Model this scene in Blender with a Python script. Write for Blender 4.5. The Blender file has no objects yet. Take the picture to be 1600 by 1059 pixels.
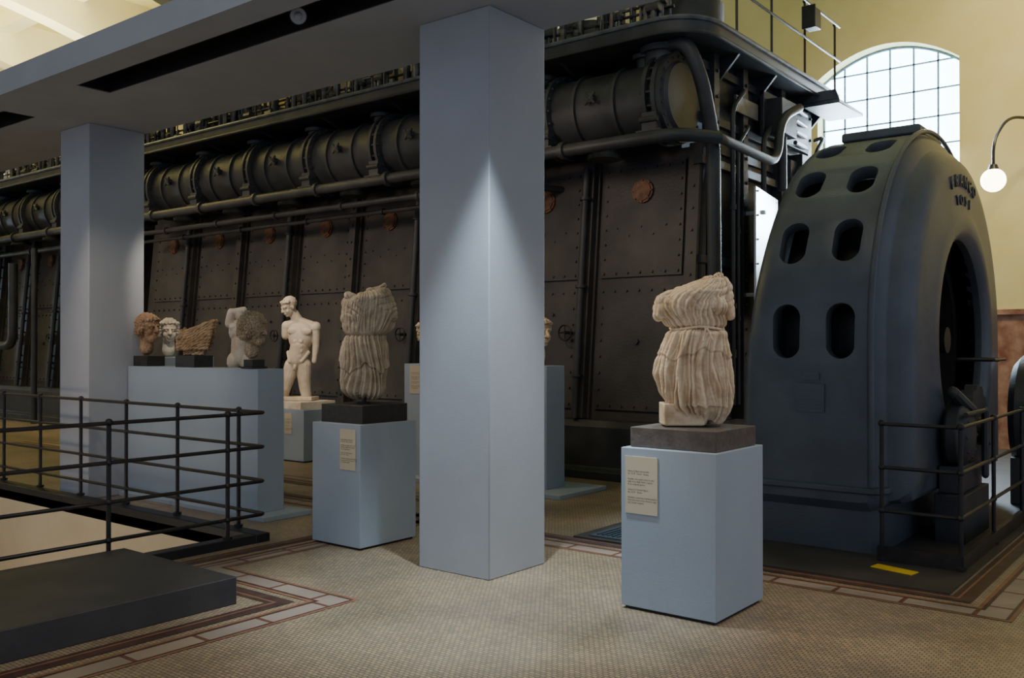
import bpy, bmesh, math, random
from mathutils import Vector, Matrix, noise
random.seed(7)
S=bpy.context.scene; COL=S.collection
TH=math.radians(38.2)
PI=math.pi
WLOC={}

# ------------------------------------------------------------ materials
def mat(name,c1,c2=None,rough=.6,metal=0,scale=4,bump=0,bscale=40,detail=4,emit=None,es=0,spec=None,lo=.35,hi=.65,crease_shade=None):
    m=bpy.data.materials.new(name); m.use_nodes=True
    nt=m.node_tree; N=nt.nodes; L=nt.links; b=N['Principled BSDF']
    tc=N.new('ShaderNodeTexCoord')
    c2=c2 or c1
    nz=N.new('ShaderNodeTexNoise'); nz.inputs['Scale'].default_value=scale; nz.inputs['Detail'].default_value=detail
    L.new(tc.outputs['Object'],nz.inputs['Vector'])
    r=N.new('ShaderNodeValToRGB'); r.color_ramp.elements[0].color=(*c1,1); r.color_ramp.elements[1].color=(*c2,1)
    r.color_ramp.elements[0].position=lo; r.color_ramp.elements[1].position=hi
    L.new(nz.outputs['Fac'],r.inputs['Fac'])
    out=r.outputs['Color']
    if crease_shade:  # fold shading put into the colour: creases darkened for stronger contrast
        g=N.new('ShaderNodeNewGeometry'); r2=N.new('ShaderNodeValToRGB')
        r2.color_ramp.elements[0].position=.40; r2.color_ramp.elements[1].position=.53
        r2.color_ramp.elements[0].color=(*crease_shade,1); r2.color_ramp.elements[1].color=(1,1,1,1)
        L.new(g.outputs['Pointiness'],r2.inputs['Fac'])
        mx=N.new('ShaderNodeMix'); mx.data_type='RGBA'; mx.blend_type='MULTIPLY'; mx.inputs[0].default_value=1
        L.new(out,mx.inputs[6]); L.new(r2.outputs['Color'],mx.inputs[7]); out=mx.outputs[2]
    L.new(out,b.inputs['Base Color'])
    b.inputs['Roughness'].default_value=rough; b.inputs['Metallic'].default_value=metal
    if spec is not None: b.inputs['Specular IOR Level'].default_value=spec
    if bump:
        n2=N.new('ShaderNodeTexNoise'); n2.inputs['Scale'].default_value=bscale; n2.inputs['Detail'].default_value=5
        L.new(tc.outputs['Object'],n2.inputs['Vector'])
        bp=N.new('ShaderNodeBump'); bp.inputs['Strength'].default_value=bump; bp.inputs['Distance'].default_value=.01
        L.new(n2.outputs['Fac'],bp.inputs['Height']); L.new(bp.outputs['Normal'],b.inputs['Normal'])
    if emit:
        b.inputs['Emission Color'].default_value=(*emit,1); b.inputs['Emission Strength'].default_value=es
    return m
def tilemat(name,c1,c2,mortar,bw,rh,ms,rough=.45,vary=True,offs=.5):
    m=bpy.data.materials.new(name); m.use_nodes=True
    nt=m.node_tree; N=nt.nodes; L=nt.links; b=N['Principled BSDF']
    tc=N.new('ShaderNodeTexCoord')
    br=N.new('ShaderNodeTexBrick'); br.offset=offs
    br.inputs['Scale'].default_value=1; br.inputs['Brick Width'].default_value=bw; br.inputs['Row Height'].default_value=rh
    br.inputs['Mortar Size'].default_value=ms; br.inputs['Mortar Smooth'].default_value=.2
    br.inputs['Color1'].default_value=(*c1,1); br.inputs['Color2'].default_value=(*c2,1); br.inputs['Mortar'].default_value=(*mortar,1)
    L.new(tc.outputs['Object'],br.inputs['Vector'])
    nz=N.new('ShaderNodeTexNoise'); nz.inputs['Scale'].default_value=1.3; nz.inputs['Detail'].default_value=8
    L.new(tc.outputs['Object'],nz.inputs['Vector'])
    mr=N.new('ShaderNodeMapRange'); mr.inputs['From Min'].default_value=.3; mr.inputs['From Max'].default_value=.7
    mr.inputs['To Min'].default_value=.68; mr.inputs['To Max'].default_value=1.12
    L.new(nz.outputs['Fac'],mr.inputs['Value'])
    mx=N.new('ShaderNodeVectorMath'); mx.operation='SCALE'
    L.new(br.outputs['Color'],mx.inputs[0]); L.new(mr.outputs['Result'],mx.inputs['Scale'])
    L.new(mx.outputs['Vector'],b.inputs['Base Color'])
    b.inputs['Roughness'].default_value=rough
    bp=N.new('ShaderNodeBump'); bp.inputs['Strength'].default_value=.25; bp.inputs['Distance'].default_value=.003; bp.invert=True
    L.new(br.outputs['Fac'],bp.inputs['Height']); L.new(bp.outputs['Normal'],b.inputs['Normal'])
    return m
M={}
M['floor']=tilemat('mosaic_floor',(.52,.395,.26),(.35,.285,.21),(.16,.12,.085),.034,.024,.0032,rough=.40)
M['band']=tilemat('border_tile',(.42,.33,.27),(.34,.275,.235),(.17,.07,.045),.42,.42,.016,offs=0)
M['terra']=mat('terracotta_line',(.25,.11,.065),(.32,.16,.09),.5,scale=9)
M['darkline']=mat('dark_stone_line',(.06,.03,.026),(.10,.052,.042),.5,scale=9)
M['plinth']=mat('blue_grey_paint',(.335,.395,.475),(.355,.42,.50),.75,scale=2,bump=.07,bscale=110)
M['column']=mat('lavender_grey_paint',(.395,.415,.465),(.42,.445,.495),.75,scale=2,bump=.08,bscale=110)
M['beam']=mat('beam_paint',(.33,.36,.42),(.36,.39,.45),.8,scale=2,bump=.05,bscale=80)
M['black']=mat('black_metal',(.012,.012,.014),(.02,.02,.022),.45)
M['rail']=mat('rail_iron',(.022,.021,.024),(.04,.036,.036),.38,metal=.3,scale=8)
M['gen']=mat('painted_iron_blue_black',(.066,.078,.098),(.105,.120,.145),.38,scale=2.5,bump=.25,bscale=60,lo=.3,hi=.75)
M['eng']=mat('painted_iron_grey',(.026,.029,.034),(.058,.061,.066),.48,scale=3,bump=.3,bscale=50,lo=.3,hi=.75)
M['deckedge']=mat('worn_deck_edge',(.08,.09,.105),(.16,.175,.20),.42,metal=.4,scale=6,bump=.2)
M['wall_e']=mat('painted_iron_brown',(.034,.034,.036),(.085,.075,.068),.5,scale=1.8,bump=.3,bscale=40,lo=.3,hi=.72,detail=7)
M['plate']=mat('pale_metal_panel',(.75,.78,.82),(.85,.88,.92),.28,metal=.6,scale=5)
M['copper']=mat('copper_cover',(.10,.052,.03),(.23,.11,.06),.55,metal=.2,scale=14)
M['marble']=mat('aged_marble',(.56,.39,.22),(.88,.72,.50),.6,scale=7,bump=.4,bscale=60,detail=8,lo=.3,hi=.54,crease_shade=(.38,.27,.17))
M['marbleg']=mat('weathered_marble',(.38,.30,.20),(.66,.55,.41),.65,scale=9,bump=.6,bscale=60,detail=8,lo=.3,hi=.65,crease_shade=(.30,.23,.16))
M['marblew']=mat('white_marble',(.66,.55,.42),(.86,.78,.66),.5,scale=6,bump=.2,bscale=50,detail=6,crease_shade=(.45,.34,.24))
M['stoneb']=mat('brown_stone',(.26,.15,.085),(.46,.30,.18),.7,scale=10,bump=.8,bscale=50,detail=8,crease_shade=(.3,.2,.15))
M['stoneo']=mat('ochre_stone',(.30,.19,.10),(.50,.35,.20),.7,scale=10,bump=.8,bscale=50,detail=8,crease_shade=(.3,.2,.15))
M['pebble']=mat('rough_tan_stone',(.32,.24,.15),(.52,.41,.29),.8,scale=14,bump=.9,bscale=45,detail=8,crease_shade=(.35,.26,.19))
M['basestone']=mat('dark_base_stone',(.085,.07,.062),(.12,.10,.09),.6,scale=20,bump=.3)
M['basedark']=mat('black_base',(.025,.022,.02),(.04,.036,.033),.5,scale=20)
M['platform']=mat('dark_grey_platform',(.035,.035,.04),(.055,.053,.057),.5,scale=3,bump=.2,bscale=120)
M['ironfloor']=mat('iron_floor_plate',(.045,.04,.037),(.07,.062,.055),.5,scale=3,bump=.3,bscale=60)
M['grate']=mat('blue_grate',(.07,.10,.14),(.10,.14,.19),.5)
M['cream']=mat('cream_plaster',(.62,.52,.36),(.68,.58,.42),.85,scale=1.5)
M['yellow']=mat('yellow_plaster',(.74,.62,.27),(.80,.69,.34),.85,scale=1.2,bump=.15)
M['ceil']=mat('cream_ceiling',(.66,.61,.25),(.74,.69,.33),.85,scale=1)
M['rib']=mat('ceiling_rib',(.78,.72,.44),(.84,.78,.50),.85,scale=1)
M['redmarble']=mat('red_marble',(.24,.09,.05),(.46,.27,.18),.3,scale=5,detail=9)
M['label']=mat('label_card',(.58,.51,.38),(.62,.55,.42),.6)
M['ink']=mat('label_ink',(.08,.06,.05),None,.7)
M['yellowpaint']=mat('hazard_yellow',(.75,.50,.02),(.8,.58,.04),.5)
M['pane']=mat('bright_pane',(.8,.9,1),None,.4,emit=(.52,.78,1.0),es=17)
M['globe']=mat('opal_globe',(1,.9,.7),None,.4,emit=(1,.84,.55),es=14)
M['winframe']=mat('window_iron',(.22,.32,.45),None,.5)
M['lens']=mat('lamp_lens',(.35,.36,.38),None,.12)
M['steel2']=mat('oily_valve_gear',(.055,.058,.064),(.13,.13,.135),.42,metal=.6,scale=8)

# ------------------------------------------------------------ mesh builder
class MB:
    def __init__(s): s.v=[]; s.f=[]; s.m=[]
    def add(s,vs,fs,mi=0):
        o=len(s.v); s.v+= [Vector(v) for v in vs]
        for f in fs: s.f.append([i+o for i in f]); s.m.append(mi)
        return s
    def hexa(s,p,mi=0):
        return s.add(p,[(0,3,2,1),(4,5,6,7),(0,1,5,4),(1,2,6,5),(2,3,7,6),(3,0,4,7)],mi)
    def box(s,x0,x1,y0,y1,z0,z1,mi=0):
        return s.hexa([(x0,y0,z0),(x1,y0,z0),(x1,y1,z0),(x0,y1,z0),(x0,y0,z1),(x1,y0,z1),(x1,y1,z1),(x0,y1,z1)],mi)
    def cyl(s,p0,p1,r0,r1=None,n=16,mi=0):
        r1=r0 if r1 is None else r1
        p0=Vector(p0);p1=Vector(p1); d=(p1-p0).normalized()
        u=d.orthogonal().normalized(); w=d.cross(u)
        vs=[p0+(u*math.cos(2*PI*i/n)+w*math.sin(2*PI*i/n))*r0 for i in range(n)]
        vs+=[p1+(u*math.cos(2*PI*i/n)+w*math.sin(2*PI*i/n))*r1 for i in range(n)]
        fs=[(i,(i+1)%n,n+(i+1)%n,n+i) for i in range(n)]+[tuple(range(n))[::-1],tuple(range(n,2*n))]
        return s.add(vs,fs,mi)
    def sph(s,c,r,n=14,mi=0,rot=None):
        if not hasattr(r,'__len__'): r=(r,r,r)
        c=Vector(c); k=n//2; vs=[]
        def P(x,y,z):
            v=Vector((x*r[0],y*r[1],z*r[2]))
            if rot: v=rot@v
            return c+v
        vs.append(P(0,0,-1))
        for j in range(1,k):
            a=-PI/2+PI*j/k
            for i in range(n): vs.append(P(math.cos(a)*math.cos(2*PI*i/n),math.cos(a)*math.sin(2*PI*i/n),math.sin(a)))
        vs.append(P(0,0,1)); T=len(vs)-1; fs=[]
        for i in range(n): fs.append((0,1+(i+1)%n,1+i))
        for j in range(k-2):
            for i in range(n):
                a=1+j*n; fs.append((a+i,a+(i+1)%n,a+n+(i+1)%n,a+n+i))
        a=1+(k-2)*n
        for i in range(n): fs.append((a+i,a+(i+1)%n,T))
        return s.add(vs,fs,mi)
    def cap(s,p0,p1,r0,r1,n=14):
        s.cyl(p0,p1,r0,r1,n); s.sph(p0,r0,n); s.sph(p1,r1,n); return s
    def tube(s,pts,r,n=8,mi=0,closed=False):
        pts=[Vector(p) for p in pts]; K=len(pts)
        u=None; vs=[]
        for k in range(K):
            if closed: d=(pts[(k+1)%K]-pts[k-1])
            else: d=(pts[min(k+1,K-1)]-pts[max(k-1,0)])
            d.normalize()
            if u is None: u=d.orthogonal().normalized()
            u=(u-d*u.dot(d)).normalized(); w=d.cross(u)
            for i in range(n): vs.append(pts[k]+(u*math.cos(2*PI*i/n)+w*math.sin(2*PI*i/n))*r)
        fs=[]
        for k in range(K if closed else K-1):
            a=k*n; b=((k+1)%K)*n
            for i in range(n): fs.append((a+i,a+(i+1)%n,b+(i+1)%n,b+i))
        if not closed: fs+= [tuple(range(n))[::-1],tuple(range((K-1)*n,K*n))]
        return s.add(vs,fs,mi)
    def lathe(s,prof,o,ax='X',n=48,closed=False,mi=0,fn=None):
        o=Vector(o); K=len(prof); vs=[]
        for (a,r) in prof:
            for i in range(n):
                t=2*PI*i/n; c,q=math.cos(t)*r,math.sin(t)*r
                if fn: a2,c,q=fn(a,r,t)
                else: a2=a
                if ax=='X': vs.append(o+Vector((a2,c,q)))
                elif ax=='Y': vs.append(o+Vector((q,a2,c)))
                else: vs.append(o+Vector((c,q,a2)))
        fs=[]
        for k in range(K if closed else K-1):
            a=k*n;b=((k+1)%K)*n
            for i in range(n): fs.append((a+i,a+(i+1)%n,b+(i+1)%n,b+i))
        if not closed: fs+=[tuple(range(n))[::-1],tuple(range((K-1)*n,K*n))]
        return s.add(vs,fs,mi)
    def prism(s,poly,off,mi=0):
        n=len(poly); off=Vector(off); vs=[Vector(p) for p in poly]; vs+=[v+off for v in vs]
        fs=[tuple(range(n))[::-1],tuple(range(n,2*n))]+[(i,(i+1)%n,n+(i+1)%n,n+i) for i in range(n)]
        return s.add(vs,fs,mi)
    def obj(s,name,mats,parent=None,bevel=0,smooth=True,flip=True,origin=None,**props):
        me=bpy.data.meshes.new(name)
        xs=[v.x for v in s.v];ys=[v.y for v in s.v];zs=[v.z for v in s.v]
        c=Vector(origin) if origin is not None else Vector(((min(xs)+max(xs))/2,(min(ys)+max(ys))/2,min(zs)))
        me.from_pydata([v-c for v in s.v],[],s.f)
        if not isinstance(mats,(list,tuple)): mats=[mats]
        for m in mats: me.materials.append(M[m] if isinstance(m,str) else m)
        me.polygons.foreach_set('material_index',s.m)
        if flip:
            bm=bmesh.new(); bm.from_mesh(me); bmesh.ops.recalc_face_normals(bm,faces=bm.faces); bm.to_mesh(me); bm.free()
        if smooth:
            me.polygons.foreach_set('use_smooth',[True]*len(me.polygons)); me.set_sharp_from_angle(angle=math.radians(35))
        me.update()
        return link(name,me,c,parent,bevel,**props)
def link(name,data,loc,parent=None,bevel=0,**props):
    o=bpy.data.objects.new(name,data); COL.objects.link(o); o.location=loc
    WLOC[o.name]=Vector(loc)
    if parent: setpar(o,parent)
    if bevel:
        b=o.modifiers.new('bevel','BEVEL'); b.width=bevel; b.segments=2; b.limit_method='ANGLE'; b.angle_limit=math.radians(50)
    for k,v in props.items(): o[k]=v
    return o
def setpar(o,p):
    o.parent=p
    o.matrix_parent_inverse=Matrix.Translation(-WLOC[p.name])
def empty(name,loc,**props):
    o=link(name,None,loc,**props); o.empty_display_size=.2; return o
def dup(o,dx,parent=None,name=None):
    c=o.copy(); c.location=o.location+Vector(dx)
    COL.objects.link(c); WLOC[c.name]=Vector(WLOC[o.name])+Vector(dx)
    if parent:
        c.parent=parent; c.matrix_parent_inverse=Matrix.Translation(-WLOC[parent.name])
    return c
def fillet(pts,r,n=6):
    pts=[Vector(p) for p in pts]; out=[pts[0]]
    for i in range(1,len(pts)-1):
        a,b,c=pts[i-1],pts[i],pts[i+1]
        d1=(a-b);d2=(c-b); rr=min(r,d1.length*.49,d2.length*.49)
        p=b+d1.normalized()*rr; q=b+d2.normalized()*rr
        for k in range(n+1):
            t=k/n; out.append(p*(1-t)**2+b*2*t*(1-t)+q*t*t)
    out.append(pts[-1]); return out
def evalmesh(o):
    dg=bpy.context.evaluated_depsgraph_get(); dg.update()
    me=bpy.data.meshes.new_from_object(o.evaluated_get(dg)); return me
def remesh(mb,vox,fn=None,smooth=2,name='m',post=0):
    me=bpy.data.meshes.new('tmp'); me.from_pydata([v for v in mb.v],[],mb.f)
    bm=bmesh.new(); bm.from_mesh(me); bmesh.ops.recalc_face_normals(bm,faces=bm.faces); bm.to_mesh(me); bm.free()
    o=bpy.data.objects.new('tmp',me); COL.objects.link(o)
    r=o.modifiers.new('r','REMESH'); r.mode='VOXEL'; r.voxel_size=vox
    m2=evalmesh(o); bpy.data.objects.remove(o); m2.name=name
    bm=bmesh.new(); bm.from_mesh(m2)
    for k in range(smooth): bmesh.ops.smooth_vert(bm,verts=bm.verts,factor=.5,use_axis_x=True,use_axis_y=True,use_axis_z=True)
    bm.normal_update()
    if fn:
        mv=[(v,v.co+v.normal*fn(v.co)) for v in bm.verts]
        for v,c in mv: v.co=c
    for k in range(post): bmesh.ops.smooth_vert(bm,verts=bm.verts,factor=.4,use_axis_x=True,use_axis_y=True,use_axis_z=True)
    bm.to_mesh(m2); bm.free()
    m2.polygons.foreach_set('use_smooth',[True]*len(m2.polygons))
    return m2
def textmesh(body,size,extr,align='LEFT',space=1.0):
    c=bpy.data.curves.new('t','FONT'); c.body=body; c.size=size; c.extrude=extr; c.align_x=align; c.space_line=space
    c.resolution_u=2
    o=bpy.data.objects.new('t',c); COL.objects.link(o)
    me=evalmesh(o); bpy.data.objects.remove(o); return me
def nz(p,s): return noise.noise(Vector(p)*s)
def sm(a,b,x):
    t=min(1,max(0,(x-a)/(b-a))); return t*t*(3-2*t)

# ------------------------------------------------------------ room
st=dict(kind='structure')
HX0,HX1,HY0,HY1=-13.0,-6.37,-1.0,4.62
f=MB()
def quad(x0,x1,y0,y1,z=0): f.add([(x0,y0,z),(x1,y0,z),(x1,y1,z),(x0,y1,z)],[(0,1,2,3)])
FX0,FX1,FY0,FY1=-34,6,-6,16
quad(FX0,HX0,FY0,FY1);quad(HX1,FX1,FY0,FY1);quad(HX0,HX1,FY0,HY0);quad(HX0,HX1,HY1,FY1)
f.obj('floor','floor',smooth=False,flip=False,origin=(0,0,0),**st)
w=MB()
w.add([(HX0,HY1,0),(HX1,HY1,0),(HX1,HY1,-3),(HX0,HY1,-3)],[(0,1,2,3)])
w.add([(HX1,HY0,0),(HX1,HY1,0),(HX1,HY1,-3),(HX1,HY0,-3)],[(0,3,2,1)])
w.add([(HX0,HY0,0),(HX0,HY1,0),(HX0,HY1,-3),(HX0,HY0,-3)],[(0,1,2,3)])
w.add([(HX0,HY0,0),(HX1,HY0,0),(HX1,HY0,-3),(HX0,HY0,-3)],[(0,3,2,1)])
w.add([(HX0,HY0,-3),(HX1,HY0,-3),(HX1,HY1,-3),(HX0,HY1,-3)],[(0,1,2,3)])
w.obj('wall_stairwell','cream',smooth=False,flip=False,**st)
c=MB(); c.box(HX0,HX1+.10,HY1-.0,HY1+.14,-.10,.07); c.box(HX1-.02,HX1+.10,HY0,HY1,-.10,.07)
c.obj('trim_1','black',bevel=.008,**st)
WX0,WX1,WZ0,WS,WR=-5.80,-3.52,3.0,6.22,.42
CZ=9.5
def arch(x):
    t=(x-(WX0+WX1)/2)/((WX1-WX0)/2); return WS+WR*(1-t*t)
w=MB(); Y=16
def wq(x0,x1,z0,z1,mi=0): w.add([(x0,Y,z0),(x1,Y,z0),(x1,Y,z1),(x0,Y,z1)],[(0,1,2,3)],mi)
wq(FX0,WX0,2.1,CZ);wq(WX1,FX1,2.1,CZ);wq(WX0,WX1,2.1,WZ0);wq(FX0,FX1,0,2.1,1)
n=20
for i in range(n):
    a=WX0+(WX1-WX0)*i/n;b=WX0+(WX1-WX0)*(i+1)/n
    w.add([(a,Y,arch(a)),(b,Y,arch(b)),(b,Y,CZ),(a,Y,CZ)],[(0,1,2,3)])
    w.add([(a,Y,arch(a)),(b,Y,arch(b)),(b,Y+.35,arch(b)),(a,Y+.35,arch(a))],[(0,3,2,1)])
w.add([(WX0,Y,WZ0),(WX0,Y+.35,WZ0),(WX0,Y+.35,WS),(WX0,Y,WS)],[(0,1,2,3)])
w.add([(WX1,Y,WZ0),(WX1,Y+.35,WZ0),(WX1,Y+.35,WS),(WX1,Y,WS)],[(0,3,2,1)])
w.add([(WX0,Y,WZ0),(WX1,Y,WZ0),(WX1,Y+.35,WZ0),(WX0,Y+.35,WZ0)],[(0,1,2,3)])
w.obj('wall_back',['yellow','redmarble'],smooth=False,flip=False,origin=(0,16,0),**st)
t=MB(); t.box(FX0,FX1,15.94,16,2.08,2.16); t.obj('trim_2','redmarble',**st)
win=empty('window_1',((WX0+WX1)/2,16.3,WZ0),**st)
p=MB(); poly=[(WX0,16.33,WZ0),(WX1,16.33,WZ0)]+[(WX1-(WX1-WX0)*i/n,16.33,arch(WX1-(WX1-WX0)*i/n)) for i in range(n+1)]
p.add(poly,[tuple(range(len(poly)))]); p.obj('window_glass','pane',parent=win,smooth=False)
p=MB()
for i in range(7):
    x=WX0+(WX1-WX0)*i/6; x=min(max(x,WX0+.02),WX1-.02); p.box(x-.014,x+.014,16.27,16.31,WZ0,arch(x))
z=WZ0+.1
while z<WS+.4:
    hw=(WX1-WX0)/2
    if z>WS: hw*=math.sqrt(max(0,1-(z-WS)/WR))
    p.box((WX0+WX1)/2-hw,(WX0+WX1)/2+hw,16.27,16.31,z-.012,z+.012); z+=.455
p.tube([(WX0+(WX1-WX0)*i/n,16.28,arch(WX0+(WX1-WX0)*i/n)-.02) for i in range(n+1)],.022,6)
p.obj('window_frame','winframe',parent=win,smooth=False)
w=MB(); w.box(FX0-.2,FX0,FY0,FY1,0,CZ); w.obj('wall_left','cream',smooth=False,**st)
w=MB(); w.box(FX0,FX0+.06,6.4,7.3,2.2,4.0); w.obj('window_2','pane',smooth=False,**st)
w=MB(); w.box(FX0,FX1,FY0,FY1,CZ,CZ+.2); w.obj('ceiling','ceil',smooth=False,**st)
for k,x in enumerate([-31,-27.5,-24,-20.5,-17,-13.5,-10]):
    prof=[]
    for i in range(25):
        yy=-6+22*i/24; tt=(yy-5)/11; prof.append((x,yy,CZ-.45-3.2*abs(tt)**2.2))
    poly=[(x,-6,CZ)]+prof+[(x,16,CZ)]
    r=MB(); r.prism(poly,(.45,0,0)); r.obj('trim_%d'%(10+k),'rib',**st)
for k,yy in enumerate([0,10]):
    r=MB(); r.box(FX0,FX1,yy-.2,yy+.2,CZ-.32,CZ); r.obj('trim_%d'%(20+k),'rib',smooth=False,**st)

def offset(path,d):
    out=[]
    P=[Vector(p) for p in path]
    for i,p in enumerate(P):
        ns=[]
        if i>0: e=(p-P[i-1]).normalized(); ns.append(Vector((-e.y,e.x)))
        if i<len(P)-1: e=(P[i+1]-p).normalized(); ns.append(Vector((-e.y,e.x)))
        if len(ns)==1: out.append(p+ns[0]*d)
        else:
            q=ns[0]+ns[1]; out.append(p+q*(d/(q.dot(ns[0]))))
    return out
def border(name,path,sgn):
    b=MB()
    for (a0,a1,mi,z) in [(0,.022,1,.003),(.022,.04,2,.003),(.04,.175,0,.002),(.175,.20,2,.003),(.20,.225,1,.003),(.28,.36,2,.003),(.36,.375,1,.003),(.375,.41,2,.003)]:
        A=offset(path,a0*sgn);B=offset(path,a1*sgn)
        for i in range(len(A)-1):
            b.add([(*A[i],z),(*A[i+1],z),(*B[i+1],z),(*B[i],z)],[(0,1,2,3) if sgn>0 else (3,2,1,0)],mi)
    b.obj(name,['band','terra','darkline'],smooth=False,flip=False,origin=(0,0,0),**st)
border('trim_3',[(-4.37,-4),(-4.37,4.0),(-5.75,4.0),(-5.75,7.3),(-16,7.3)],1)
border('trim_4',[(-9,6.0),(-1.05,6.0),(-1.05,15)],1)
b=MB(); b.box(-4.4,-1.48,6.42,9.3,0,.012); b.obj('trim_5','ironfloor',**st)
b=MB(); b.box(-1.54,-1.48,9.3,15.9,0,.012); b.box(-4.2,-1.54,9.3,15.9,0,.011); b.obj('trim_6','ironfloor',**st)
b=MB(); b.box(-4.3,-3.6,6.5,8.4,.012,.02)
for i in range(14): b.box(-4.25+i*.048,-4.23+i*.048,6.55,8.35,.02,.03)
b.obj('floor_grate','grate',label='blue-grey metal floor grate set in iron plate beside the generator',category='grate')
b=MB(); b.prism([(-2.10,6.83,.013),(-1.80,6.75,.013),(-1.78,6.86,.013),(-2.08,6.94,.013)],(0,0,.006))
b.obj('hazard_strip','yellowpaint',label='small yellow warning strip stuck on the iron floor plate',category='warning strip')
b=MB(); b.box(-6.22,-4.9,-1.5,3.47,0,.17); b.obj('platform','platform',bevel=.006,label='low dark grey platform step beside the stairwell railing',category='platform')

# ------------------------------------------------------------ columns and beam
SZ=3.93
def column(x0,x1,y0,y1,label):
    c=empty('column',((x0+x1)/2,(y0+y1)/2,0),label=label,category='column',group='square painted columns')
    b=MB(); b.box(x0,x1,y0,y1,0,SZ); b.obj('shaft','column',parent=c,bevel=.008)
column(-4.69,-4.03,4.87,5.51,'square blue-grey painted column beside draped statue pedestals')
column(-10.07,-9.45,4.87,5.49,'square blue-grey painted column at the end of the low display wall')
bm_=empty('ceiling_beam',(-8,4.7,SZ),label='wide blue-grey painted beam with recessed lighting slots resting on columns',category='beam')
b=MB(); BY0,BY1=3.82,5.52; SY0,SY1=4.10,4.42
b.box(-20,3,BY0,SY0,SZ,SZ+.17); b.box(-20,3,SY1,BY1,SZ,SZ+.17); b.box(-20,3,BY0,BY1,SZ+.17,SZ+.22)
for a,c in [(-20,-15.2),(-9.66,-8.2),(-3.4,-1.5)]: b.box(a,c,SY0,SY1,SZ,SZ+.17)
b.obj('beam_body','beam',parent=bm_,smooth=False)
for (a,c) in [(-15.2,-9.66),(-8.2,-3.4),(-1.5,3)]:
    t=MB(); t.box(a,c,SY0,SY1,SZ+.16,SZ+.168); t.box(a,c,SY0+.12,SY0+.16,SZ+.12,SZ+.16); t.box(a,a+.02,SY0,SY1,SZ+.005,SZ+.16)
    t.box(a,c,SY0,SY0+.012,SZ+.004,SZ+.16); t.box(a,c,SY1-.012,SY1,SZ+.004,SZ+.16)
    t.obj('lighting_slot','black',parent=bm_,smooth=False)
def spotlight(loc,aim,lab):
    loc=Vector(loc); d=(Vector(aim)-loc).normalized()
    e=empty('track_spotlight',loc,label=lab,category='spotlight',group='track spotlights')
    b=MB(); b.cyl(loc,loc+Vector((0,0,.14)),.012,n=8); b.cyl(loc-d*.09,loc+d*.045,.045,.062,20); b.cyl(loc-d*.13,loc-d*.09,.03,.045,16)
    b.obj('lamp_housing','black',parent=e)
    b=MB(); b.cyl(loc+d*.040,loc+d*.052,.056,n=24); b.sph(loc+d*.045,(.032,.032,.032),12); b.obj('lamp_lens','lens',parent=e)
spotlight((-5.28,4.24,SZ+.02),(-1.0,1.2,2.2),'small black track spotlight hanging from the beam slot')

# ------------------------------------------------------------ pedestals
LAB="Statua di figura femminile\nInv. 2137   Horti   Roma\n\nAcefala, con peplo cinto in vita,\ndalla zona degli Horti, replica\ndi un originale greco\n\nStatue of a female figure\nInv. 2137   Roma\n\nHeadless, wearing a belted peplos,\nfrom the Horti area, Roman copy\nof a Greek original"
def plate(parent,x0,x1,y,z0,z1):
    b=MB(); b.box(x0,x1,y-.006,y,z0,z1); pl=b.obj('label_plate','label',parent=parent,smooth=False,label='cream information card with small printed text')
    me=textmesh(LAB,(z1-z0)*.042,0,space=1.1); me.materials.append(M['ink'])
    loc=Vector((x0+(x1-x0)*.08,y-.0068,z1-(z1-z0)*.27))
    o=link('label_text',me,loc); o.rotation_euler=(PI/2,0,0); setpar(o,pl); 
def pedestal(x0,x1,y0,y1,h,label,pl=None,group='blue-grey display pedestals',mt='plinth'):
    e=empty('pedestal',((x0+x1)/2,(y0+y1)/2,0),label=label,category='pedestal',group=group)
    b=MB(); b.box(x0,x1,y0,y1,.018,h); b.obj('pedestal_box',mt,parent=e,bevel=.004)
    b=MB(); b.box(x0+.02,x1-.02,y0+.02,y1-.02,0,.018); b.obj('pedestal_shadow_gap','black',parent=e,smooth=False)  # shadow gap below the box, its shade put in as black
    if pl: plate(e,*pl)
    return e
pedestal(-2.99,-2.36,4.88,5.54,.98,'blue-grey box pedestal with cream label under belted draped statue',(-2.957,-2.735,4.88,.585,.93))
pedestal(-5.97,-5.40,4.95,5.57,.98,'blue-grey box pedestal with cream label under weathered draped torso',(-5.63,-5.45,4.95,.62,.94))
pedestal(-10.85,-10.05,8.18,8.88,.72,'pale blue-grey pedestal under nude male statue',(-10.45,-10.30,8.18,.38,.66))
pedestal(-9.85,-9.35,5.9,6.3,1.47,'tall blue-grey pedestal carrying small white marble head')
pedestal(-9.05,-8.55,6.05,6.55,1.33,'tall blue-grey pedestal carrying marble torso with raised arm')
def dwall(x0,x1,y0,y1,sx0,sx1,sy0,sy1,label,pl=None):
    e=empty('display_wall',((x0+x1)/2,(y0+y1)/2,0),label=label,category='display wall',group='long blue display walls')
    b=MB(); b.box(x0,x1,y0,y1,.045,1.38); b.obj('wall_block','plinth',parent=e,bevel=.004)
    b=MB(); b.box(sx0,sx1,sy0,sy1,0,.045); b.obj('foot_slab','plinth',parent=e,bevel=.004)
    if pl: plate(e,*pl)
dwall(-9.44,-7.17,5.3,5.6,-9.44,-6.95,5.2,5.75,'long blue-grey display wall on foot slab carrying ancient heads')
dwall(-8.05,-5.9,8.1,8.44,-8.05,-5.55,7.85,8.75,'long blue-grey display wall on foot slab near the engine',(-7.95,-7.7,8.1,1.02,1.36))

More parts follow.
